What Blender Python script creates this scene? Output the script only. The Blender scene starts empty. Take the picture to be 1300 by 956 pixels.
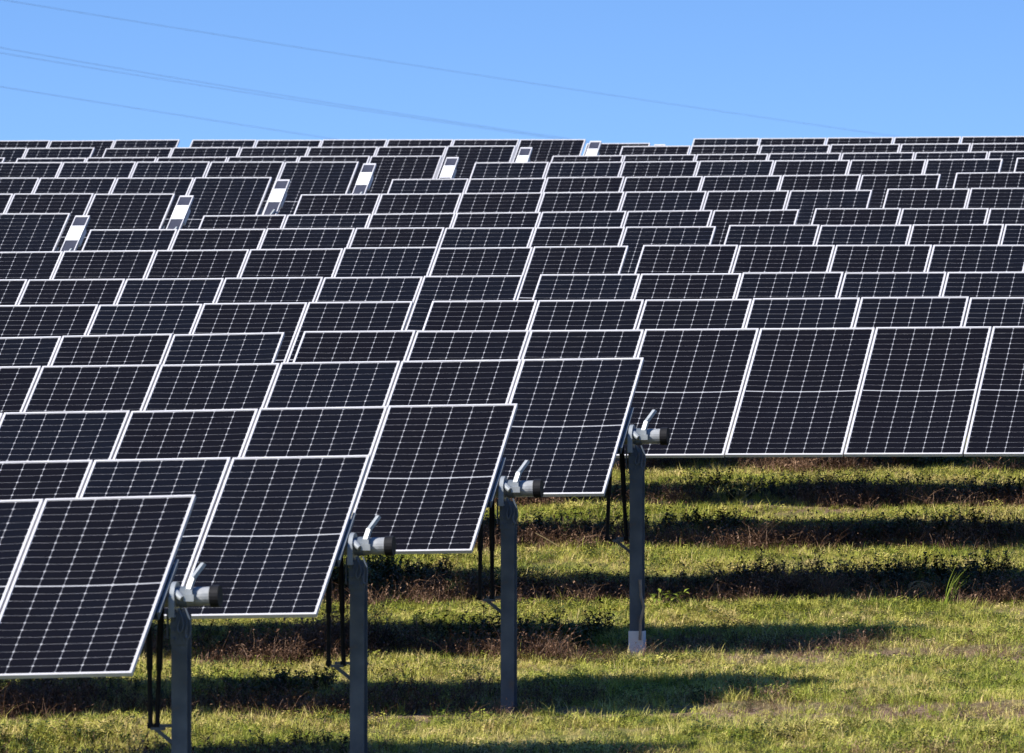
import bpy, math, random
import numpy as np
from mathutils import Vector, Matrix, Euler, noise as mnoise
R = math.radians
random.seed(7); rng = np.random.default_rng(11)
sc = bpy.context.scene
col = sc.collection

# ---------------------------------------------------------------- camera, world, sun
F = 9500.0                                   # focal length in pixels of the 1300 px wide photograph
cam_d = bpy.data.cameras.new("camera"); cam = bpy.data.objects.new("camera", cam_d); col.objects.link(cam)
cam.location = (0, 0, 0); cam.rotation_euler = (R(90), 0, 0)
cam_d.sensor_width = 36; cam_d.lens = 36 * F / 1300
cam_d.clip_start = 1; cam_d.clip_end = 20000
cam_d.dof.use_dof = True; cam_d.dof.focus_distance = 78; cam_d.dof.aperture_fstop = 7.5
sc.camera = cam
sc.render.resolution_x = 1024; sc.render.resolution_y = 753

SUN = Vector((-3.08, -1.04, 2.64)).normalized()   # towards the sun
sun_el = math.asin(SUN.z); sun_rot = math.atan2(SUN.x, SUN.y)
w = bpy.data.worlds.new("World"); sc.world = w; w.use_nodes = True
nt = w.node_tree; bg = nt.nodes["Background"]
sky = nt.nodes.new("ShaderNodeTexSky"); sky.sky_type = 'NISHITA'; sky.sun_disc = False
sky.sun_elevation = sun_el; sky.sun_rotation = sun_rot
sky.altitude = 300; sky.air_density = 1.0; sky.dust_density = 0.1; sky.ozone_density = 1.6
# clear dry air: the whitish band at the horizon is kept thin by reading the sky a little higher all round
tcw = nt.nodes.new("ShaderNodeTexCoord"); mpw = nt.nodes.new("ShaderNodeMapping"); mpw.inputs['Location'].default_value = (0, 0, 0.165); mpw.inputs['Scale'].default_value = (1, 1, 2.6)
nt.links.new(tcw.outputs['Generated'], mpw.inputs['Vector']); nt.links.new(mpw.outputs[0], sky.inputs[0])
hsv = nt.nodes.new("ShaderNodeHueSaturation"); hsv.inputs['Saturation'].default_value = 1.25; hsv.inputs['Hue'].default_value = 0.509; hsv.inputs['Value'].default_value = 1.08
nt.links.new(sky.outputs[0], hsv.inputs['Color']); nt.links.new(hsv.outputs[0], bg.inputs[0])
bg.inputs[1].default_value = 0.113
sd = bpy.data.lights.new("sun", 'SUN'); sd.energy = 5.0; sd.angle = R(0.5); sd.color = (1, 0.955, 0.88)
so = bpy.data.objects.new("sun", sd); col.objects.link(so)
so.rotation_euler = SUN.to_track_quat('Z', 'Y').to_euler(); so.location = (-40, -20, 60)
sc.view_settings.view_transform = 'Standard'; sc.view_settings.look = 'None'
sc.view_settings.exposure = 0.92; sc.view_settings.gamma = 1

# ---------------------------------------------------------------- field frame: t runs along the rows, D across them
PHI = R(12.22); TILT = R(32.47); CS, SN = math.cos(PHI), math.sin(PHI)
def world(t, D, z): return Vector((t * CS + D * SN, -t * SN + D * CS, z))
GD = [-200, 0, 30, 45, 52.8, 58.2, 62.2, 66.8, 71.5, 76.6, 81.2, 85.8, 90.6, 95.8, 100.4, 105.1, 109.8, 114.2, 119, 124, 128.6, 140, 200, 400]
GZ = [-1.7, -1.7, -2.9, -3.45, -3.5, -3.22, -2.87, -2.56, -2.20, -1.78, -1.43, -1.09, -.75, -.45, -.05, .25, .6, .85, 1.13, 1.4, 1.35, .8, -3.5, -5]
def ground_z(t, D):
    z = np.interp(D, GD, GZ)
    k = np.clip((80 - D) / 25, 0, 1) * np.clip((D - 30) / 20, 0, 1)
    return z + k * 0.016 * np.clip(t + 13.5, -25, 12)
# rows under which weeds stand (tube lines)
ROWD = [52.8, 58.2, 62.2, 66.8, 71.5, 76.6, 81.2, 85.8, 90.6, 95.8, 100.4]

# ---------------------------------------------------------------- materials
def mat(name, base, rough=.5, metal=0., ior=1.45, spec=None):
    m = bpy.data.materials.new(name); m.use_nodes = True; b = m.node_tree.nodes['Principled BSDF']
    b.inputs['Base Color'].default_value = (*base, 1); b.inputs['Roughness'].default_value = rough
    b.inputs['Metallic'].default_value = metal; b.inputs['IOR'].default_value = ior
    if spec is not None: b.inputs['Specular IOR Level'].default_value = spec
    return m
def N(m, kind, **kw):
    n = m.node_tree.nodes.new(kind)
    for k, v in kw.items(): setattr(n, k, v)
    return n
def ramp(m, stops):
    n = N(m, "ShaderNodeValToRGB"); e = n.color_ramp.elements
    while len(e) < len(stops): e.new(.5)
    for q, (p, c) in zip(e, stops): q.position = p; q.color = (*c, 1)
    return n
def noisy(m, stops, scale=6., detail=5., coord='Object', rough=None, bump=0., bscale=None, rnd=0.):
    """colour from noise through a ramp; optional bump"""
    L = m.node_tree.links; b = m.node_tree.nodes['Principled BSDF']
    tc = N(m, "ShaderNodeTexCoord"); no = N(m, "ShaderNodeTexNoise"); no.inputs['Scale'].default_value = scale; no.inputs['Detail'].default_value = detail
    L.new(tc.outputs[coord], no.inputs['Vector'])
    r = ramp(m, stops); src = no.outputs['Fac']
    if rnd:
        oi = N(m, "ShaderNodeObjectInfo"); ma = N(m, "ShaderNodeMath", operation='MULTIPLY_ADD')
        ma.inputs[1].default_value = rnd; L.new(oi.outputs['Random'], ma.inputs[0]); L.new(no.outputs['Fac'], ma.inputs[2])
        ms = N(m, "ShaderNodeMath", operation='SUBTRACT'); L.new(ma.outputs[0], ms.inputs[0]); ms.inputs[1].default_value = rnd / 2; src = ms.outputs[0]
    L.new(src, r.inputs[0]); L.new(r.outputs[0], b.inputs['Base Color'])
    if bump:
        n2 = N(m, "ShaderNodeTexNoise"); n2.inputs['Scale'].default_value = bscale or scale * 4; n2.inputs['Detail'].default_value = 4
        L.new(tc.outputs[coord], n2.inputs['Vector']); bm_ = N(m, "ShaderNodeBump"); bm_.inputs['Strength'].default_value = bump
        L.new(n2.outputs['Fac'], bm_.inputs['Height']); L.new(bm_.outputs[0], b.inputs['Normal'])
    return m
M_CELL = noisy(mat("cell_silicon", (.01, .01, .016), .28, ior=1.22),
               [(.25, (.0042, .0028, .0022)), (.5, (.0042, .0031, .0028)), (.75, (.0042, .0038, .0046))], 1.3, 3, rnd=.6)
M_BACK = noisy(mat("backsheet_white", (.6, .6, .64), .35, ior=1.4), [(.3, (.30, .30, .315)), (.7, (.37, .37, .385))], 9, 4)
M_FRAME = noisy(mat("anodised_frame", (.7, .7, .72), .42, .0), [(.3, (.47, .46, .475)), (.7, (.53, .52, .535))], 5, 4, rnd=.3)
M_GALV = noisy(mat("galvanised_steel", (.45, .47, .5), .5, 0., spec=.4), [(.3, (.17, .18, .195)), (.55, (.27, .28, .295)), (.8, (.38, .39, .40))], 14, 6, bump=.05)
M_POST = noisy(mat("pile_steel", (.1, .12, .14), .55, 0., spec=.3), [(.2, (.13, .10, .075)), (.36, (.078, .095, .118)), (.7, (.125, .145, .168))], 6, 8, bump=.05)
M_BRIGHT = noisy(mat("bright_bracket", (.75, .77, .78), .35, .2), [(.3, (.24, .26, .275)), (.7, (.37, .39, .40))], 12, 4)
M_DARK = noisy(mat("black_damper", (.03, .03, .035), .6, spec=.15), [(.3, (.008, .008, .010)), (.7, (.016, .016, .018))], 10, 3)
M_WHITE = noisy(mat("white_enclosure_sunlit_foot", (.82, .82, .83), .4), [(.3, (.66, .66, .67)), (.7, (.74, .74, .74))], 4, 3)
M_PVS = noisy(mat("small_pv_glass", (.05, .055, .09), .25), [(.3, (.04, .04, .052)), (.7, (.055, .055, .07))], 6, 3)
M_WIRE = noisy(mat("wire_aluminium", (.25, .26, .28), .5, .2), [(.3, (.26, .28, .31)), (.7, (.34, .36, .39))], .5, 2)
M_CABLE = noisy(mat("cable_sleeve", (.3, .25, .2), .6), [(.3, (.20, .15, .11)), (.7, (.34, .28, .22))], 10, 3)

def foliage(name, stops, trans, scale=.9, tcol=None, rnd=.5):
    m = mat(name, stops[0][1], .55, spec=.25); L = m.node_tree.links; b = m.node_tree.nodes['Principled BSDF']
    geo = N(m, "ShaderNodeNewGeometry"); no = N(m, "ShaderNodeTexNoise"); no.inputs['Scale'].default_value = scale; no.inputs['Detail'].default_value = 4
    L.new(geo.outputs['Position'], no.inputs['Vector'])
    oi = N(m, "ShaderNodeObjectInfo"); ma = N(m, "ShaderNodeMath", operation='MULTIPLY_ADD'); ma.inputs[1].default_value = rnd
    L.new(oi.outputs['Random'], ma.inputs[0]); L.new(no.outputs['Fac'], ma.inputs[2])
    ms = N(m, "ShaderNodeMath", operation='SUBTRACT'); L.new(ma.outputs[0], ms.inputs[0]); ms.inputs[1].default_value = rnd / 2
    r = ramp(m, stops); L.new(ms.outputs[0], r.inputs[0]); L.new(r.outputs[0], b.inputs['Base Color'])
    if trans:
        tr = N(m, "ShaderNodeBsdfTranslucent"); L.new(r.outputs[0], tr.inputs['Color'])
        mx = N(m, "ShaderNodeMixShader"); mx.inputs[0].default_value = trans
        L.new(b.outputs[0], mx.inputs[1]); L.new(tr.outputs[0], mx.inputs[2])
        L.new(mx.outputs[0], m.node_tree.nodes['Material Output'].inputs['Surface'])
    return m
M_GRASS = foliage("grass_blades", [(.22, (.17, .22, .020)), (.42, (.37, .39, .060)), (.58, (.52, .47, .11)), (.78, (.62, .48, .21))], .12)
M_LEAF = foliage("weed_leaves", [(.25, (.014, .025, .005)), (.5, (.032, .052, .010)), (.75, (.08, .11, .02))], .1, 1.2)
M_DEAD = foliage("dead_stalks", [(.25, (.045, .022, .012)), (.5, (.11, .058, .032)), (.75, (.27, .165, .105))], .1, 1.5)
M_STRAW = foliage("straw", [(.25, (.30, .22, .11)), (.75, (.48, .38, .20))], .15, 1.5)

m = M_SOIL = mat("soil_and_litter", (.1, .08, .05), .9, spec=.1); L = m.node_tree.links; b = m.node_tree.nodes['Principled BSDF']
at = N(m, "ShaderNodeAttribute", attribute_name="dry"); geo = N(m, "ShaderNodeNewGeometry")
n1 = N(m, "ShaderNodeTexNoise"); n1.inputs['Scale'].default_value = 2.2; n1.inputs['Detail'].default_value = 8; L.new(geo.outputs['Position'], n1.inputs['Vector'])
n2 = N(m, "ShaderNodeTexNoise"); n2.inputs['Scale'].default_value = 30; n2.inputs['Detail'].default_value = 5; L.new(geo.outputs['Position'], n2.inputs['Vector'])
r1 = ramp(m, [(.3, (.07, .08, .02)), (.5, (.14, .14, .04)), (.7, (.22, .18, .07))]); L.new(n1.outputs['Fac'], r1.inputs[0])
r2 = ramp(m, [(.3, (.08, .048, .032)), (.55, (.19, .125, .085)), (.75, (.30, .22, .165))]); L.new(n2.outputs['Fac'], r2.inputs[0])
ad = N(m, "ShaderNodeMath", operation='ADD'); L.new(at.outputs['Fac'], ad.inputs[0]); 
sb = N(m, "ShaderNodeMath", operation='MULTIPLY_ADD'); L.new(n1.outputs['Fac'], sb.inputs[0]); sb.inputs[1].default_value = 1.2; sb.inputs[2].default_value = -.6
L.new(sb.outputs[0], ad.inputs[1]); ad.use_clamp = True
mx = N(m, "ShaderNodeMixRGB"); L.new(ad.outputs[0], mx.inputs[0]); L.new(r1.outputs[0], mx.inputs[1]); L.new(r2.outputs[0], mx.inputs[2])
L.new(mx.outputs[0], b.inputs['Base Color'])
bp = N(m, "ShaderNodeBump"); bp.inputs['Strength'].default_value = .6; bp.inputs['Distance'].default_value = .05; L.new(n2.outputs['Fac'], bp.inputs['Height']); L.new(bp.outputs[0], b.inputs['Normal'])

# ---------------------------------------------------------------- mesh helpers
class MB:
    def __init__(s): s.v = []; s.f = []; s.mi = []
    def add(s, vs, fs, mi=0):
        o = len(s.v); s.v += [tuple(q) for q in vs]; s.f += [tuple(i + o for i in f) for f in fs]; s.mi += [mi] * len(fs)
    def box(s, x0, x1, y0, y1, z0, z1, M=None, mi=0):
        vs = [Vector((x, y, z)) for z in (z0, z1) for y in (y0, y1) for x in (x0, x1)]
        if M is not None: vs = [M @ q for q in vs]
        s.add(vs, [(0, 2, 3, 1), (4, 5, 7, 6), (0, 1, 5, 4), (2, 6, 7, 3), (0, 4, 6, 2), (1, 3, 7, 5)], mi)
    def tube(s, a, b, r, n=12, r2=None, mi=0, cap=True):
        a = Vector(a); b = Vector(b); r2 = r if r2 is None else r2; q = (b - a).to_track_quat('Z', 'Y')
        vs = []
        for p, rr in ((a, r), (b, r2)):
            vs += [p + q @ Vector((rr * math.cos(2 * math.pi * k / n), rr * math.sin(2 * math.pi * k / n), 0)) for k in range(n)]
        fs = [(k, (k + 1) % n, n + (k + 1) % n, n + k) for k in range(n)]
        if cap: fs += [tuple(range(n - 1, -1, -1)), tuple(range(n, 2 * n))]
        s.add(vs, fs, mi)
    def mesh(s, name, mats, smooth=False):
        me = bpy.data.meshes.new(name); me.from_pydata(s.v, [], s.f)
        for mm in (mats if isinstance(mats, (list, tuple)) else [mats]): me.materials.append(mm)
        me.polygons.foreach_set('material_index', s.mi)
        if smooth: me.polygons.foreach_set('use_smooth', [True] * len(s.f))
        me.update(); return me
def link(name, me, parent=None, M=None):
    o = bpy.data.objects.new(name, me); col.objects.link(o)
    if parent: o.parent = parent
    if M is not None: o.matrix_local = M
    return o
def tag(o, label=None, cat=None, group=None, kind=None):
    for k, v in (('label', label), ('category', cat), ('group', group), ('kind', kind)):
        if v: o[k] = v
    return o

# ---------------------------------------------------------------- ground: one sheet to the horizon
def lines(lo, hi, step, far):
    a = list(np.arange(lo, hi + step / 2, step)); out = []; d = step; x = lo
    while x > -far: d *= 1.35; x -= d; out.append(x)
    out = out[::-1] + a; d = step; x = hi
    while x < far: d *= 1.35; x += d; out.append(x)
    return np.array(out)
gt = lines(-22, -4, .22, 4000); gd = lines(54, 92, .22, 4000)
TT, DD = np.meshgrid(gt, gd); ZZ = ground_z(TT, DD)
near = (TT > -30) & (TT < 4) & (DD > 48) & (DD < 100)
nz = np.zeros_like(ZZ)
for (i, j) in np.argwhere(near):
    p = Vector((TT[i, j] * .45, DD[i, j] * .9, 0)); nz[i, j] = .075 * mnoise.noise(p) + .035 * mnoise.noise(p * 4.3)
ZZ = ZZ + nz
dry = np.zeros_like(ZZ)
for rd in ROWD: dry = np.maximum(dry, np.exp(-((DD - (rd - .10)) / .85) ** 2))
dry = np.where(DD > 100, .4, dry)
V = np.stack([TT * CS + DD * SN, -TT * SN + DD * CS, ZZ], -1).reshape(-1, 3)
nx, ny = len(gt), len(gd); idx = np.arange(nx * ny).reshape(ny, nx)
Fq = np.stack([idx[:-1, :-1], idx[:-1, 1:], idx[1:, 1:], idx[1:, :-1]], -1).reshape(-1, 4)
me = bpy.data.meshes.new("ground"); me.from_pydata(V.tolist(), [], Fq.tolist()); me.materials.append(M_SOIL)
a_ = me.attributes.new("dry", 'FLOAT', 'POINT'); a_.data.foreach_set('value', dry.reshape(-1).astype(np.float32))
me.polygons.foreach_set('use_smooth', [True] * len(me.polygons)); me.update()
g = link("ground", me); tag(g, kind='structure')
def gz(t, D):
    i = np.clip(np.searchsorted(gd, D) - 1, 0, ny - 2); j = np.clip(np.searchsorted(gt, t) - 1, 0, nx - 2)
    u = (t - gt[j]) / (gt[j + 1] - gt[j]); v = (D - gd[i]) / (gd[i + 1] - gd[i])
    return (1 - u) * (1 - v) * ZZ[i, j] + u * (1 - v) * ZZ[i, j + 1] + (1 - u) * v * ZZ[i + 1, j] + u * v * ZZ[i + 1, j + 1]

# ---------------------------------------------------------------- the solar module and its pieces
W, H, PITCH, LIP, DEP, SAG = 1.139, 2.278, 1.154, .0215, .025, .011
def sag(x, y): return -SAG * (1 - (2 * x / W) ** 2) * (1 - (2 * y / H) ** 2)
mb = MB(); nxs, nys = 6, 10; xs = np.linspace(-W / 2 + .004, W / 2 - .004, nxs + 1); ys = np.linspace(-H / 2 + .004, H / 2 - .004, nys + 1)
vs = [(x, y, sag(x, y)) for y in ys for x in xs] + [(x, y, sag(x, y) - .006) for y in ys for x in xs]
o_ = (nxs + 1) * (nys + 1); fs = []
for j in range(nys):
    for i in range(nxs):
        k = j * (nxs + 1) + i; fs += [(k, k + 1, k + nxs + 2, k + nxs + 1), (o_ + k, o_ + k + nxs + 1, o_ + k + nxs + 2, o_ + k + 1)]
mb.add(vs, fs); me_panel = mb.mesh("solar_panel", M_BACK, True)
mb = MB()                                     # octagonal half cells on the laminate
cw, chh, gx, gy, mid = .1785, .0884, .0042, .0038, .016; cf = .0095
x0 = -(6 * cw + 5 * gx) / 2
for j in range(24):
    jj = j - 12 if j >= 12 else 11 - j; s_ = 1 if j >= 12 else -1
    ya = mid / 2 + jj * (chh + gy) ; yb = ya + chh
    lo, hi = (ya, yb) if s_ > 0 else (-yb, -ya)
    for i in range(6):
        a, b2 = x0 + i * (cw + gx), x0 + i * (cw + gx) + cw
        p = [(a + cf, lo), (b2 - cf, lo), (b2, lo + cf), (b2, hi - cf), (b2 - cf, hi), (a + cf, hi), (a, hi - cf), (a, lo + cf)]
        mb.add([(x, y, sag(x, y) + .0016) for x, y in p], [tuple(range(8))])
me_cells = mb.mesh("solar_cells", M_CELL)
mb = MB()
hw, hh = W / 2, H / 2
def ring(a, z): return [(-hw + a, -hh + a, z), (hw - a, -hh + a, z), (hw - a, hh - a, z), (-hw + a, hh - a, z)]
rg = [ring(0, -DEP), ring(0, .0045), ring(.0015, .006), ring(LIP - .001, .006), ring(LIP, .002), ring(LIP - .012, -.002), ring(.003, -.006), ring(.003, -DEP + .002), ring(.028, -DEP + .002), ring(.028, -DEP)]
vs = [v for r_ in rg for v in r_]; nr = len(rg)
fs = [(k * 4 + i, k * 4 + (i + 1) % 4, ((k + 1) % nr) * 4 + (i + 1) % 4, ((k + 1) % nr) * 4 + i) for k in range(nr) for i in range(4)]
mb.add(vs, fs); me_frame = mb.mesh("frame", M_FRAME)
mb = MB(); mb.box(-.05, .05, -.035, .035, -.028, -.0075 - SAG); me_jbox = mb.mesh("junction_box", M_DARK)
mb = MB()                                     # hat rail under every joint of two modules
for x in (-.028, .022): mb.box(x, x + .006, -.34, .34, -.085, -DEP - .0015)
mb.box(-.028, .028, -.34, .34, -.0915, -.0855); mb.box(-.045, -.0285, -.34, .34, -.0405, -DEP - .0015); mb.box(.0285, .045, -.34, .34, -.0405, -DEP - .0015)
me_rail = mb.mesh("mounting_rail", M_POST)

# small steel parts (origin on the tube axis)
TR = .068
mb = MB()                                     # bearing on a post head: ring, saddle and feet
n = 28
for xa, xb, ra, rb in ((-.017, .017, TR + .004, .108),):
    vs = []
    for x in (xa, xb):
        for rr in (ra, rb): vs += [(x, rr * math.cos(2 * math.pi * k / n), rr * math.sin(2 * math.pi * k / n)) for k in range(n)]
    fs = []
    for k in range(n):
        k2 = (k + 1) % n
        fs += [(k, k2, n + k2, n + k), (2 * n + k, 3 * n + k, 3 * n + k2, 2 * n + k2), (n + k, n + k2, 3 * n + k2, 3 * n + k), (k, 2 * n + k, 2 * n + k2, k2)]
    mb.add(vs, fs)
mb.box(-.022, .022, -.118, -.098, -.125, .0); mb.box(-.022, .022, .098, .118, -.125, .0); mb.box(-.022, .022, -.118, .118, -.145, -.1255)
mb.tube((.02, -.06, .03), (.075, -.09, -.01), .030, 10, r2=.022)
me_bear = mb.mesh("bearing", M_BRIGHT)
mb = MB()
for s_ in (-1, 1): mb.box(-.045, -.039, s_ * .055 - .02, s_ * .055 + .02, -.30, -.09); mb.box(.039, .045, s_ * .055 - .02, s_ * .055 + .02, -.30, -.09)
me_brk = mb.mesh("bearing_bracket", M_POST)
mb = MB()                                     # bent end strap rising off the tube
for k, (a, b2, wd) in enumerate([((0, -.075, -.01), (0, -.072, .055), .026), ((0, -.072, .055), (.018, -.03, .135), .021), ((.018, -.03, .135), (.082, .02, .235), .027)]):
    a = Vector(a); b2 = Vector(b2); q = (b2 - a).to_track_quat('Z', 'Y').to_matrix().to_4x4(); Mx = Matrix.Translation(a) @ q
    mb.box(-wd, wd, -.012, .012, 0, (b2 - a).length + .004, Mx)
mb.box(-.035, .04, -.092, -.0755, -.03, .02)
me_strap = mb.mesh("end_strap", M_BRIGHT)
mb = MB(); mb.tube((-.03, 0, 0), (.03, 0, 0), TR + .008, 20); me_collar = mb.mesh("tube_collar", M_POST)
mb = MB(); mb.tube((-.01, 0, 0), (.055, 0, 0), TR + .012, 20); me_cap = mb.mesh("end_cap", M_DARK)
mb = MB(); mb.tube((-.05, 0, 0), (.05, 0, 0), .13, 24); mb.box(-.06, .06, -.22, -.10, -.09, .09); mb.tube((0, -.30, 0), (0, -.22, 0), .045, 14); me_drive = mb.mesh("slew_drive", M_GALV)
mb = MB()                                     # damper strut: rod and cylinder
mb.tube((0, 0, 0), (0, 0, -.50), .024, 12); mb.tube((0, 0, -.50), (0, 0, -.90), .018, 10); mb.tube((-.02, 0, -.90), (.02, 0, -.90), .022, 10); mb.tube((-.02, 0, 0), (.02, 0, 0), .024, 10)
me_damp = mb.mesh("damper", M_DARK)
mb = MB(); mb.box(.0, .135, -.015, .015, .012, .034)
q = Matrix.Translation((.0, 0, .0)) @ Matrix.Rotation(R(38), 4, 'Y'); mb.box(0, .20, -.008, .008, -.014, .012, q); mb.box(-.03, .07, -.022, .022, -.010, .010)
me_dbr = mb.mesh("damper_bracket", M_POST)
def post_mesh(h):                             # C-section pile, from under the bearing into the ground
    mb = MB(); zt, zb = -.125, -h - .35
    mb.box(-.058, .058, -.062, -.056, zb, zt); mb.box(-.058, .058, .056, .062, zb, zt); mb.box(-.004, .004, -.0558, .0558, zb, zt)
    mb.box(-.063, .063, -.07, -.0625, -.34, zt + .02); 
    for z_ in (-.16, -.24, -.30):
        for x_ in (-.04, .04): mb.tube((x_, -.0702, z_), (x_, -.084, z_), .010, 6)
    return mb.mesh("post", M_POST)
pm = {}
def post(h):
    k = round(h, 1)
    if k not in pm: pm[k] = post_mesh(k)
    return pm[k]

# tracker controller plank: origin at its top edge centre, y up the slope
mb = MB(); wv = .098
mb.box(-wv, -wv + .014, -1.22, 0, -.03, .012); mb.box(wv - .014, wv, -1.22, 0, -.03, .012); mb.box(-wv + .0145, wv - .0145, -.040, 0, -.03, .012); mb.box(-wv + .0145, wv - .0145, -1.22, -1.20, -.03, .012)
me_cf = mb.mesh("tracker_controller", M_FRAME)
mb = MB(); mb.box(-wv + .0145, wv - .0145, -.262, -.0405, -.02, .006); me_cp = mb.mesh("small_solar_panel", M_PVS)
mb = MB(); mb.box(-wv + .0, wv - .0, -.625, -.2625, -.09, .014); mb.box(-wv + .02, wv - .02, -.60, -.285, .0145, .018); me_ce = mb.mesh("enclosure", M_WHITE)
mb = MB(); mb.box(-wv + .0145, wv - .0145, -1.199, -.6255, -.02, .006); me_cl = mb.mesh("lower_panel", M_PVS)

YAXIS_T = Matrix.Rotation(TILT, 4, 'X')
b_vec = Vector((0, math.cos(TILT), math.sin(TILT))); n_vec = Vector((0, -math.sin(TILT), math.cos(TILT)))
OFF = .125                                    # module plane above the tube axis
panel_count = 0
def tracker(D, sections, label, group, end_post=False, gap_drive=True, ctrl=False, cable=False, far=False):
    """sections: (t0, n, z_top at t0, slope).  D is the line of the top edge."""
    global panel_count
    Dt = D - H / 2 * math.cos(TILT) + OFF * math.sin(TILT)
    dz = H / 2 * math.sin(TILT) + OFF * math.cos(TILT)
    te = sections[-1][0] + sections[-1][1] * PITCH
    g0 = float(ground_z(te, Dt))
    root = bpy.data.objects.new("solar_tracker", None); col.objects.link(root); root.empty_display_size = .5
    root.location = world(te, Dt, g0); root.rotation_euler = (0, 0, -PHI)
    tag(root, label, "solar tracker", group)
    def tz(s, t): return s[2] + s[3] * (t - s[0]) - dz - g0     # tube height above the root
    for s in sections:
        t0, nmod, z0, sl = s; Ms = Matrix.Rotation(-math.atan(sl), 4, 'Y')
        for k in range(nmod):
            tc = t0 + (k + .5) * PITCH
            j = Matrix.Rotation(R(random.gauss(0, .10)), 4, 'X') @ Matrix.Rotation(R(random.gauss(0, .05)), 4, 'Y')
            base = Matrix.Translation((tc - te, 0, tz(s, tc))) @ Ms @ YAXIS_T
            Mx = base @ Matrix.Translation((0, random.gauss(0, .003), OFF + random.gauss(0, .002))) @ j
            p = link("solar_panel", me_panel, root, Mx); panel_count += 1
            c = link("solar_cells", me_cells, p); c['kind'] = 'stuff'
            link("frame", me_frame, p)
            link("junction_box", me_jbox, p)
        for k in range(nmod + 1):
            tc = t0 + k * PITCH
            if k == 0: tc += .02
            if k == nmod: tc -= .02
            Mx = Matrix.Translation((tc - te, 0, tz(s, tc))) @ Ms @ YAXIS_T @ Matrix.Translation((0, 0, OFF))
            link("mounting_rail", me_rail, root, Mx)
    s0, s1 = sections[0], sections[-1]
    # torque tube along the whole tracker
    ta = s0[0] - .25; tb = te + .33
    mb = MB(); pts = [(ta, tz(s0, ta))]
    for i in range(len(sections) - 1):
        tm = (sections[i][0] + sections[i][1] * PITCH + sections[i + 1][0]) / 2
        pts.append((tm, (tz(sections[i], tm) + tz(sections[i + 1], tm)) / 2))
    pts.append((tb, tz(s1, tb)))
    for (a, za), (b2, zb) in zip(pts, pts[1:]): mb.tube((a - te, 0, za), (b2 - te, 0, zb), TR, 20)
    tb_o = link("torque_tube", mb.mesh("torque_tube", M_GALV), root)
    link("end_cap", me_cap, root, Matrix.Translation((tb - te, 0, tz(s1, tb))) @ Matrix.Rotation(-math.atan(s1[3]), 4, 'Y'))
    # posts: at the joints between sections, at the right end, and one wing-length away to the left
    spots = [(te + .098, s1, True)]
    for i in range(len(sections) - 1):
        tm = pts[i + 1][0]; spots.append((tm, sections[i + 1], False))
    if s0[1] >= 6: spots.append((s0[0] - .1, s0, False))
    for t, s, isend in spots:
        z = tz(s, t); h = z + g0 - float(ground_z(t, Dt))
        po = link("post", post(h), root, Matrix.Translation((t - te, 0, z)))
        if isend:
            Mb = Matrix.Translation((t - te - .045, 0, z))
            be_ = link("bearing", me_bear, root, Mb); link("bearing_bracket", me_brk, be_)
            link("end_strap", me_strap, root, Matrix.Translation((t - te + .075, 0, z)))
            mb = MB()
            for xo, dp in ((.02, .16), (.075, .20)):
                prev = Vector((xo - .02, -.085, -.08))
                for q_ in range(1, 8):
                    u = q_ / 7; p = Vector((xo + .02 * math.sin(u * 6) + random.gauss(0, .002), -.095, -.08 - dp * math.sin(u * 2.6) * (1.1 if u < .7 else 1)))
                    mb.tube(prev, p, .007, 6, cap=False); prev = p
            link("hanging_cable", mb.mesh("hanging_cable", M_POST), root, Matrix.Translation((t - te, 0, z)))
            link("tube_collar", me_collar, root, Matrix.Translation((t - te + .02, 0, z)))
            for dx in (-.27, -.175):
                link("damper", me_damp, root, Matrix.Translation((t - te + dx + .02, .03, z - .03)) @ Matrix.Rotation(R(random.gauss(0, 1.2)), 4, 'Y'))
            link("damper_bracket", me_dbr, root, Matrix.Translation((t - te - .20, .03, z - .95)))
        else:
            link("slew_drive", me_drive, root, Matrix.Translation((t - te, 0, z)))
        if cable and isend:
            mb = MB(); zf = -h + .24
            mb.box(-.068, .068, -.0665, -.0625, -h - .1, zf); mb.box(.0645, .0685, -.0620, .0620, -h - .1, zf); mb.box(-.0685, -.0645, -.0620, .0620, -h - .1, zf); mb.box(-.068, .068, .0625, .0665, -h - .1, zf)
            link("painted_sunlit_foot", mb.mesh("painted_sunlit_foot", M_WHITE), po)  # white sleeve added to paint the sunlight on the foot of the steel pile
            mb = MB(); a = Vector((.045, -.09, -1.30)); 
            for q_ in [(.055, -.10, -1.45), (.085, -.11, -1.55), (.05, -.095, -1.68), (.045, -.09, -1.85)]:
                mb.tube(a, q_, .014, 8); a = Vector(q_)
            link("cable_sleeve", mb.mesh("cable_sleeve", M_CABLE), po)
    if ctrl:
        t = te + .09 + wv; z = tz(s1, t)
        Mx = Matrix.Translation((t - te, 0, z)) @ YAXIS_T @ Matrix.Translation((0, H / 2 - .10, OFF + .02))
        c = link("tracker_controller", me_cf, root, Mx)
        link("small_solar_panel", me_cp, c); link("enclosure", me_ce, c); link("lower_panel", me_cl, c)
    return root

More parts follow.
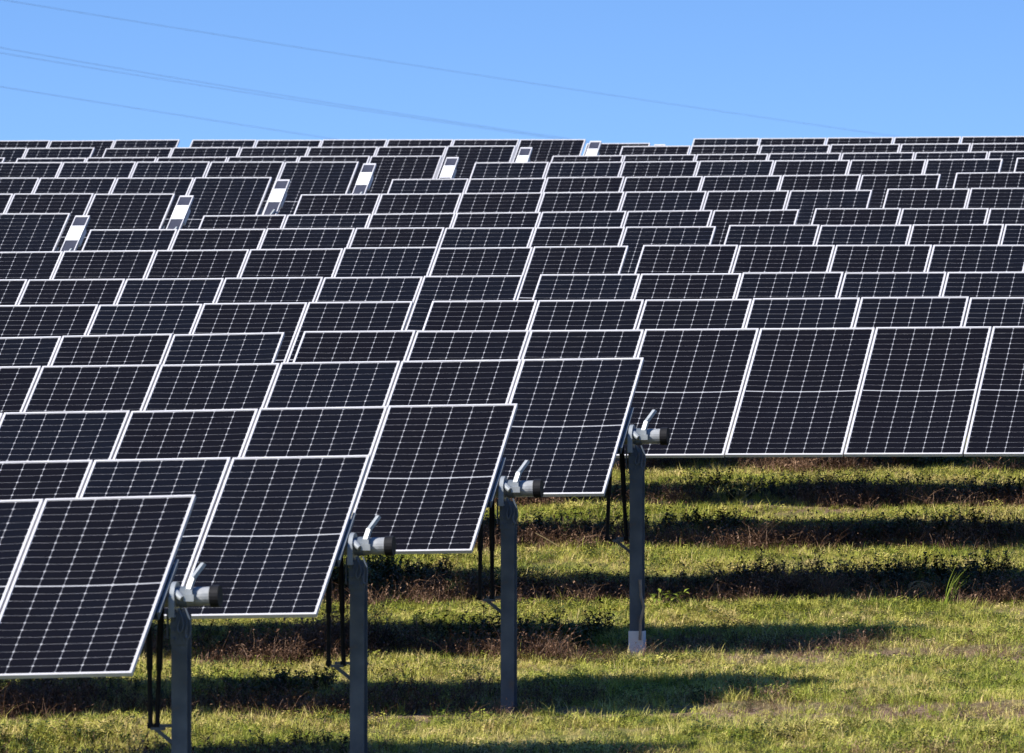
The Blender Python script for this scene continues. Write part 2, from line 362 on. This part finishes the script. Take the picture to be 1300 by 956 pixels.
def sec(t0, n, z0, g, extL=0, extR=0): return (t0 - extL * PITCH, n + extL + extR, z0 - g * extL * PITCH, g)
GF = "tilted solar trackers standing row behind row"
TR_ = [
 (52.9, [sec(-14.944, 1, -.902, .0295, 2)], "frontmost solar tracker, at the lower left corner of the picture", dict()),
 (58.6, [sec(-16.147, 2, -.680, .021, 2)], "second solar tracker from the front, ending above the second post from the left", dict()),
 (63.14, [sec(-18.222, 4, -.320, .0172, 2)], "third solar tracker from the front, ending beside the third post from the left", dict()),
 (67.73, [sec(-19.177, 5, .095, .0128, 2)], "solar tracker whose end post has a sunlit foot, painted white, in the grass", dict(cable=True)),
 (72.42, [sec(-20.29, 2, .402, .0178, 2), sec(-17.805, 6, .445, .0053, 0, 1)], "solar tracker with full-height panels hanging over the striped grass on the right", dict()),
 (77.51, [sec(-21.314, 3, .77, .0067, 2), sec(-17.655, 5, .80, .0049, 0, 2)], "solar tracker directly behind the one whose full-height panels hang over the grass", dict()),
 (82.08, [sec(-23.408, 5, 1.105, .0042, 2), sec(-17.456, 4, 1.142, .0026, 0, 2)], "solar tracker two rows behind the one whose full panels hang over the grass", dict()),
 (86.67, [sec(-24.276, 6, 1.504, .0055, 1), sec(-17.192, 3, 1.547, -.0021, 0, 3)], "solar tracker crossing the picture, its top edge just below the frontmost white controller", dict()),
 (91.53, [sec(-25.295, 7, 1.856, .0007), sec(-17.063, 3, 1.879, -.0003, 0, 2)], "nearest of the solar trackers starting right of the line of white controllers", dict()),
 (96.71, [sec(-25.156, 7, 2.144, .006), sec(-16.883, 2, 2.199, -.003, 0, 3)], "second nearest of the solar trackers starting right of the line of white controllers", dict()),
 (101.34, [sec(-24.961, 7, 2.534, .0026), sec(-16.687, 1, 2.57, -.0016, 0, 3)], "third nearest of the solar trackers starting right of the line of white controllers", dict()),
 (106.04, [sec(-24.751, 7, 2.866, .0042), sec(-16.459, 1, 2.914, .0066, 0, 2)], "fourth nearest of the solar trackers starting right of the line of white controllers", dict()),
 (110.66, [sec(-24.543, 7, 3.236, .0012), sec(-16.261, 1, 3.258, .0103, 0, 1)], "fourth farthest of the solar trackers starting right of the line of white controllers", dict()),
 (115.08, [sec(-24.273, 6, 3.467, .003, 0, 1)], "third farthest of the solar trackers starting right of the line of white controllers", dict()),
 (119.89, [sec(-24.128, 5, 3.758, .0019, 0, 2)], "solar tracker just in front of the one standing against the sky on the right", dict()),
 (125.3, [sec(-23.97, 4, 4.05, .0013, 0, 3)], "farthest solar tracker on the right, its top edge against the blue sky", dict()),
 (94.73, [sec(-27.592, 1, 2.139, -.0012, 1)], "solar tracker at the left edge ending beside the frontmost white controller", dict(ctrl=True)),
 (99.54, [sec(-28.599, 2, 2.519, -.0028, 2)], "solar tracker ending beside the second nearest white controller", dict(ctrl=True)),
 (104.28, [sec(-29.568, 3, 2.869, -.0044, 2)], "solar tracker ending beside the third nearest white controller", dict(ctrl=True)),
 (109.47, [sec(-30.675, 4, 3.248, -.0044, 2)], "solar tracker ending beside the fourth nearest white controller", dict(ctrl=True)),
 (114.41, [sec(-34.159, 1, 3.476, -.0019, 1), sec(-32.817, 6, 3.464, -.0002)], "solar tracker ending beside the fourth farthest white controller", dict(ctrl=True)),
 (119.04, [sec(-33.959, 1, 3.771, .0001, 2), sec(-32.631, 6, 3.755, -.0002)], "solar tracker ending beside the third farthest white controller", dict(ctrl=True)),
 (124.67, [sec(-35.152, 2, 4.077, -.0008, 1), sec(-32.635, 6, 4.066, -.005)], "solar tracker along the skyline on the left with a small gap of sky in it", dict(ctrl=True)),
 (129.6, [sec(-34.90, 7, 4.03, .011), sec(-26.72, 1, 4.124, -.0027)], "farthest solar tracker, only its last panel showing in the notch of the skyline", dict(ctrl=True)),
]
for D, secs, lab, kw in TR_: tracker(D, secs, lab, GF, **kw)
print("panels", panel_count)

# ---------------------------------------------------------------- overhead wires
def wire(px, py, Y0, Y1, label, r=.0075):
    c = np.polyfit(px, py, 2 if len(px) > 3 else 1 if len(px) < 3 else 2)
    pts = []
    for x in np.linspace(-900, 2200, 63):
        Y = Y0 + (Y1 - Y0) * (x / 1300); pts.append(((x - 650) / F * Y, Y, (478 - np.polyval(c, x)) / F * Y))
    mb = MB()
    for a, b2 in zip(pts, pts[1:]): mb.tube(a, b2, r, 6, cap=False)
    o = link("power_line", mb.mesh("power_line", M_WIRE)); tag(o, label, "power line", "overhead wires above the solar field")
wire([7, 200, 415, 650, 875, 1100], [0, 33, 65, 102, 135.5, 168], 300, 420, "highest single overhead wire, running from the upper left corner down to the right")
wire([0, 150, 450, 640], [59.5, 88.5, 134, 165], 300, 420, "upper wire of the close pair of overhead wires crossing the left half of the sky")
wire([0, 150, 450, 640], [66.5, 93, 137.5, 167], 303, 423, "lower wire of the close pair of overhead wires crossing the left half of the sky")
wire([0, 150, 310, 410], [110, 134, 159, 174.5], 300, 420, "lowest overhead wire, meeting the panels left of the middle of the skyline")

# ---------------------------------------------------------------- vegetation
def blade(mb, base, az, h, wd, lean, nseg=3):
    d = Vector((math.cos(az), math.sin(az), 0)); sd_ = Vector((-d.y, d.x, 0)); vs = []
    for k in range(nseg + 1):
        u = k / nseg; p = Vector(base) + d * (lean * h * u * u) + Vector((0, 0, h * u * (1 - .25 * lean * u))); ww = wd * (1 - u) ** .7
        if k == nseg: vs.append(p)
        else: vs += [p - sd_ * ww, p + sd_ * ww]
    fs = [(2 * k, 2 * k + 1, 2 * k + 3, 2 * k + 2) for k in range(nseg - 1)] + [(2 * nseg - 2, 2 * nseg - 1, 2 * nseg)]
    mb.add(vs, fs)
def leaf(mb, p, az, el, ln, wd, mi=0):
    d = Vector((math.cos(az) * math.cos(el), math.sin(az) * math.cos(el), math.sin(el))); s_ = Vector((-math.sin(az), math.cos(az), 0))
    u = d.cross(s_); a = Vector(p)
    mb.add([a, a + d * ln * .45 + s_ * wd + u * wd * .3, a + d * ln - Vector((0, 0, ln * .15)), a + d * ln * .45 - s_ * wd + u * wd * .3, a + d * ln * .5], [(0, 4, 1), (1, 4, 2), (0, 3, 4), (4, 3, 2)], mi)
rr = random.uniform
def src(name, me): o = bpy.data.objects.new(name, me); return o
def make_coll(name, objs):
    c = bpy.data.collections.new(name)
    for o in objs: c.objects.link(o)
    return c
tufts = []
for v in range(9):
    mb = MB(); hs = rr(.7, 1.35)
    for k in range(18): blade(mb, (rr(-.055, .055), rr(-.055, .055), -.01), rr(0, 6.28), hs * rr(.045, .125), rr(.0018, .0036), rr(.2, 1.3))
    tufts.append(src("tuft_%d" % v, mb.mesh("tuft", M_GRASS)))
for v in range(3):                            # low clover-like ground cover
    mb = MB()
    for k in range(24):
        x, y, z = rr(-.07, .07), rr(-.07, .07), rr(.02, .075)
        for q in range(2): leaf(mb, (x, y, z), rr(0, 6.28), rr(-.2, .7), rr(.014, .028), rr(.005, .009))
    tufts.append(src("cover_%d" % v, mb.mesh("cover", M_LEAF if v > 0 else M_GRASS)))
weeds = []
for v in range(7):
    mb = MB(); h = rr(.22, .42)
    for st in range(random.choice((2, 3, 4))):
        az = rr(0, 6.28); ln = rr(.1, .45); hh_ = h * rr(.6, 1); p0 = Vector((rr(-.04, .04), rr(-.04, .04), -.02)); prev = p0
        for k in range(1, 7):
            u = k / 6; p = p0 + Vector((math.cos(az) * ln * hh_ * u * u, math.sin(az) * ln * hh_ * u * u, hh_ * u))
            mb.tube(prev, p, .0035, 3, cap=False, mi=1); prev = p
            for q in range(3): leaf(mb, p, rr(0, 6.28), rr(-.3, .8), rr(.045, .085), rr(.012, .024))
    weeds.append(src("weed_%d" % v, mb.mesh("weed", [M_LEAF, M_DEAD])))
deads = []
for v in range(6):
    mb = MB()
    for st in range(7):
        az = rr(0, 6.28); ln = rr(.1, 1.1); hh_ = rr(.12, .36); p0 = Vector((rr(-.09, .09), rr(-.09, .09), -.02)); prev = p0
        for k in range(1, 5):
            u = k / 4; p = p0 + Vector((math.cos(az) * ln * hh_ * u * u + rr(-.01, .01), math.sin(az) * ln * hh_ * u * u + rr(-.01, .01), hh_ * u * (1 - .3 * ln * u)))
            mb.tube(prev, p, .0032 * (1.2 - u), 3, cap=False); prev = p
            if random.random() < .7: leaf(mb, p, rr(0, 6.28), rr(-.9, .6), rr(.02, .05), rr(.005, .011))
    deads.append(src("dead_%d" % v, mb.mesh("dead", M_DEAD)))
straws = []
for v in range(4):
    mb = MB()
    for k in range(10): blade(mb, (rr(-.1, .1), rr(-.1, .1), -.01), rr(0, 6.28), rr(.08, .22), rr(.002, .004), rr(.6, 1.6))
    straws.append(src("straw_%d" % v, mb.mesh("straw_tuft", M_STRAW)))

def scatter(name, coll, t, D, scale, label, lean=.15):
    n = len(t); z = gz(t, D)
    P = np.stack([t * CS + D * SN, -t * SN + D * CS, z], -1)
    me = bpy.data.meshes.new(name); me.vertices.add(n); me.vertices.foreach_set('co', P.reshape(-1).astype(np.float32))
    rot = np.stack([rng.normal(0, lean, n), rng.normal(0, lean, n), rng.uniform(0, 6.283, n)], -1).astype(np.float32)
    a = me.attributes.new('rot', 'FLOAT_VECTOR', 'POINT'); a.data.foreach_set('vector', rot.reshape(-1))
    a = me.attributes.new('scl', 'FLOAT', 'POINT'); a.data.foreach_set('value', scale.astype(np.float32))
    a = me.attributes.new('pick', 'INT', 'POINT'); a.data.foreach_set('value', rng.integers(0, len(coll.objects), n).astype(np.int32))
    o = link(name, me); tag(o, label, None, None, 'stuff')
    ng = bpy.data.node_groups.new(name, 'GeometryNodeTree')
    ng.interface.new_socket('Geometry', in_out='INPUT', socket_type='NodeSocketGeometry'); ng.interface.new_socket('Geometry', in_out='OUTPUT', socket_type='NodeSocketGeometry')
    gi = ng.nodes.new('NodeGroupInput'); go = ng.nodes.new('NodeGroupOutput'); ip = ng.nodes.new('GeometryNodeInstanceOnPoints'); ci = ng.nodes.new('GeometryNodeCollectionInfo')
    ci.inputs['Collection'].default_value = coll; ci.inputs['Separate Children'].default_value = True; ci.inputs['Reset Children'].default_value = True
    def na(nm, ty):
        q = ng.nodes.new('GeometryNodeInputNamedAttribute'); q.data_type = ty; q.inputs['Name'].default_value = nm; return q.outputs['Attribute']
    L = ng.links
    L.new(gi.outputs[0], ip.inputs['Points']); L.new(ci.outputs[0], ip.inputs['Instance']); ip.inputs['Pick Instance'].default_value = True
    L.new(na('pick', 'INT'), ip.inputs['Instance Index']); L.new(na('rot', 'FLOAT_VECTOR'), ip.inputs['Rotation']); L.new(na('scl', 'FLOAT'), ip.inputs['Scale'])
    L.new(ip.outputs[0], go.inputs[0])
    md = o.modifiers.new('scatter', 'NODES'); md.node_group = ng
    return o
def rand_tD(n, t0, t1, d0, d1): return rng.uniform(t0, t1, n), rng.uniform(d0, d1, n)
def rowoff(D):                                # offset behind the nearest row line at or before D
    r_ = np.array(ROWD); i = np.clip(np.searchsorted(r_, D) - 1, 0, len(r_) - 1); return D - r_[i], np.where(i + 1 < len(r_), r_[np.minimum(i + 1, len(r_) - 1)], 1e9) - D
def fnoise(t, D, s, seed=0): return np.array([mnoise.noise(Vector((a * s, b_ * s, seed))) for a, b_ in zip(t, D)])
T0, T1, DA, DB = -19.5, -4.5, 55.5, 93
t, D = rand_tD(215000, T0, T1, DA, DB); a, b_ = rowoff(D); nf = fnoise(t, D, .8, 3)
barren = np.exp(-((a - .35) / .6) ** 2) + np.exp(-((b_ - .02) / .40) ** 2)
keep = rng.random(len(t)) > np.maximum(barren * (.85 + nf * .5), (nf < -.28) * .42); t, D, nf = t[keep], D[keep], nf[keep]
scatter("grass", make_coll("tuft_source", tufts), t, D, np.clip(rng.normal(.74, .22, len(t)) + nf * .55, .3, 1.6), "short yellow-green grass and ground cover between the rows")
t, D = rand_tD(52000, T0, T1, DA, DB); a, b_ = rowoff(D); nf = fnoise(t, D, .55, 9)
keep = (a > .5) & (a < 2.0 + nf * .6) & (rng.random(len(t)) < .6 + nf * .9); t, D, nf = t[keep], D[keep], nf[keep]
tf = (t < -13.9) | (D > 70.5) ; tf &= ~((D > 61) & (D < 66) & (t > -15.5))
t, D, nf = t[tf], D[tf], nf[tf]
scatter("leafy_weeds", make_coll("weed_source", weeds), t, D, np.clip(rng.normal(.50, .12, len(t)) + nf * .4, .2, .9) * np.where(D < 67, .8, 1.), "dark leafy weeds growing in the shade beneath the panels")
t, D = rand_tD(95000, T0, T1, DA, DB); a, b_ = rowoff(D); nf = fnoise(t, D, .7, 5)
keep = ((a < 1.15 + nf * .8) | (b_ < .30 + nf * .5)) & (rng.random(len(t)) < .55 + nf * .9); keep &= (t < -11.2) | (D > 69.5) | (rng.random(len(t)) < .3)
t, D, nf = t[keep], D[keep], nf[keep]
lowf = np.where((D < 70) & (t > -13.9), .6, 1.)
scatter("dead_weeds", make_coll("dead_source", deads), t, D, np.clip(rng.normal(.72, .22, len(t)) + nf * .5, .2, 1.3) * lowf, "brown dead stalks and litter along the foot of each row")
t, D = rand_tD(9000, T0, T1, DA, DB); nf = fnoise(t, D, .5, 15); keep = rng.random(len(t)) < .35 + nf; t, D = t[keep], D[keep]
scatter("dry_straw", make_coll("straw_source", straws), t, D, rng.uniform(.35, .9, len(t)), "loose dry straw lying over the grass")

# single plants and twigs one can point at
def at_px(px, py):
    """point on the ground under a photo pixel"""
    u, v = (px - 650) / F, (478 - py) / F
    best = None
    for Y in np.arange(56, 100, .05):
        X = u * Y; t, D = X * CS - Y * SN, X * SN + Y * CS
        z = float(gz(np.array([t]), np.array([D]))[0])
        if v * Y <= z: return Vector((X, Y, z))
    return Vector((u * 90, 90, -1))
def single(name, mb, mats, loc, label, cat, s=1.):
    o = link(name, mb.mesh(name, mats)); o.location = loc; o.scale = (s, s, s); tag(o, label, cat); return o
mb = MB()
for k in range(20): blade(mb, (rr(-.04, .04), rr(-.04, .04), -.02), rr(-.5, .9), rr(.2, .52), rr(.004, .007), rr(.15, .7), 5)
single("grass_tuft", mb, M_GRASS, at_px(1203, 772), "tall pale grass tuft leaning right beside the shaded weeds at far right", "grass tuft")
mb = MB()
for k in range(60): leaf(mb, (rr(-.16, .16), rr(-.12, .12), rr(.0, .2)), rr(0, 6.28), rr(-.2, 1), rr(.05, .10), rr(.012, .024))
for k in range(14): blade(mb, (rr(-.1, .1), rr(-.1, .1), -.02), rr(0, 6.28), rr(.12, .28), .004, rr(.2, .8))
single("leafy_weed", mb, M_GRASS, at_px(848, 778), "bright green leafy weed just right of the post with the painted sunlit foot", "weed")
mb = MB()
for k in range(26):
    az = rr(0, 6.28); r_ = rr(.06, .12); c_ = Vector((rr(-.03, .03), rr(-.03, .03), .1)); prev = None
    for q in range(9):
        aa = az + q * .32; p = c_ + Vector((r_ * math.cos(aa), rr(-.03, .03), .9 * r_ * math.sin(aa)))
        if prev is not None: mb.tube(prev, p, .0035, 3, cap=False)
        prev = p
single("dead_vine", mb, M_STRAW, at_px(1168, 765), "curled ball of dead brown vine at the edge of the shade", "dead vine")
def branch(loc, segs, label, mat_=None):
    mb = MB()
    for a, b2, r_ in segs: mb.tube(a, b2, r_, 5, r2=r_ * .6)
    single("dead_branch", mb, mat_ or M_STRAW, loc, label, "branch")
branch(at_px(935, 640), [((0, 0, 0), (.16, 0, .12), .008), ((.16, 0, .12), (.27, .02, .20), .006), ((.16, 0, .12), (.2, 0, .24), .005), ((.27, .02, .2), (.30, 0, .31), .007), ((.02, 0, .02), (-.12, .02, .16), .006)], "pale dead branch rising to the right out of the shaded weeds")
branch(at_px(918, 636), [((0, 0, 0), (-.1, 0, .10), .007), ((-.1, 0, .10), (-.17, 0, .19), .006)], "short pale twig leaning left in the shaded weeds below the hanging panels")
branch(at_px(1012, 690), [((0, 0, 0), (-.14, 0, .07), .007), ((-.14, 0, .07), (-.27, 0, .09), .006), ((0, 0, 0), (.06, .0, .22), .005)], "thin crooked twig lying at the edge of the second shadow band")
branch(at_px(720, 700), [((0, 0, 0), (-.22, 0, .13), .008), ((-.22, 0, .13), (-.33, 0, .19), .006), ((0, 0, 0), (.18, 0, .03), .007)], "pale fallen branch on the litter between the two middle posts")
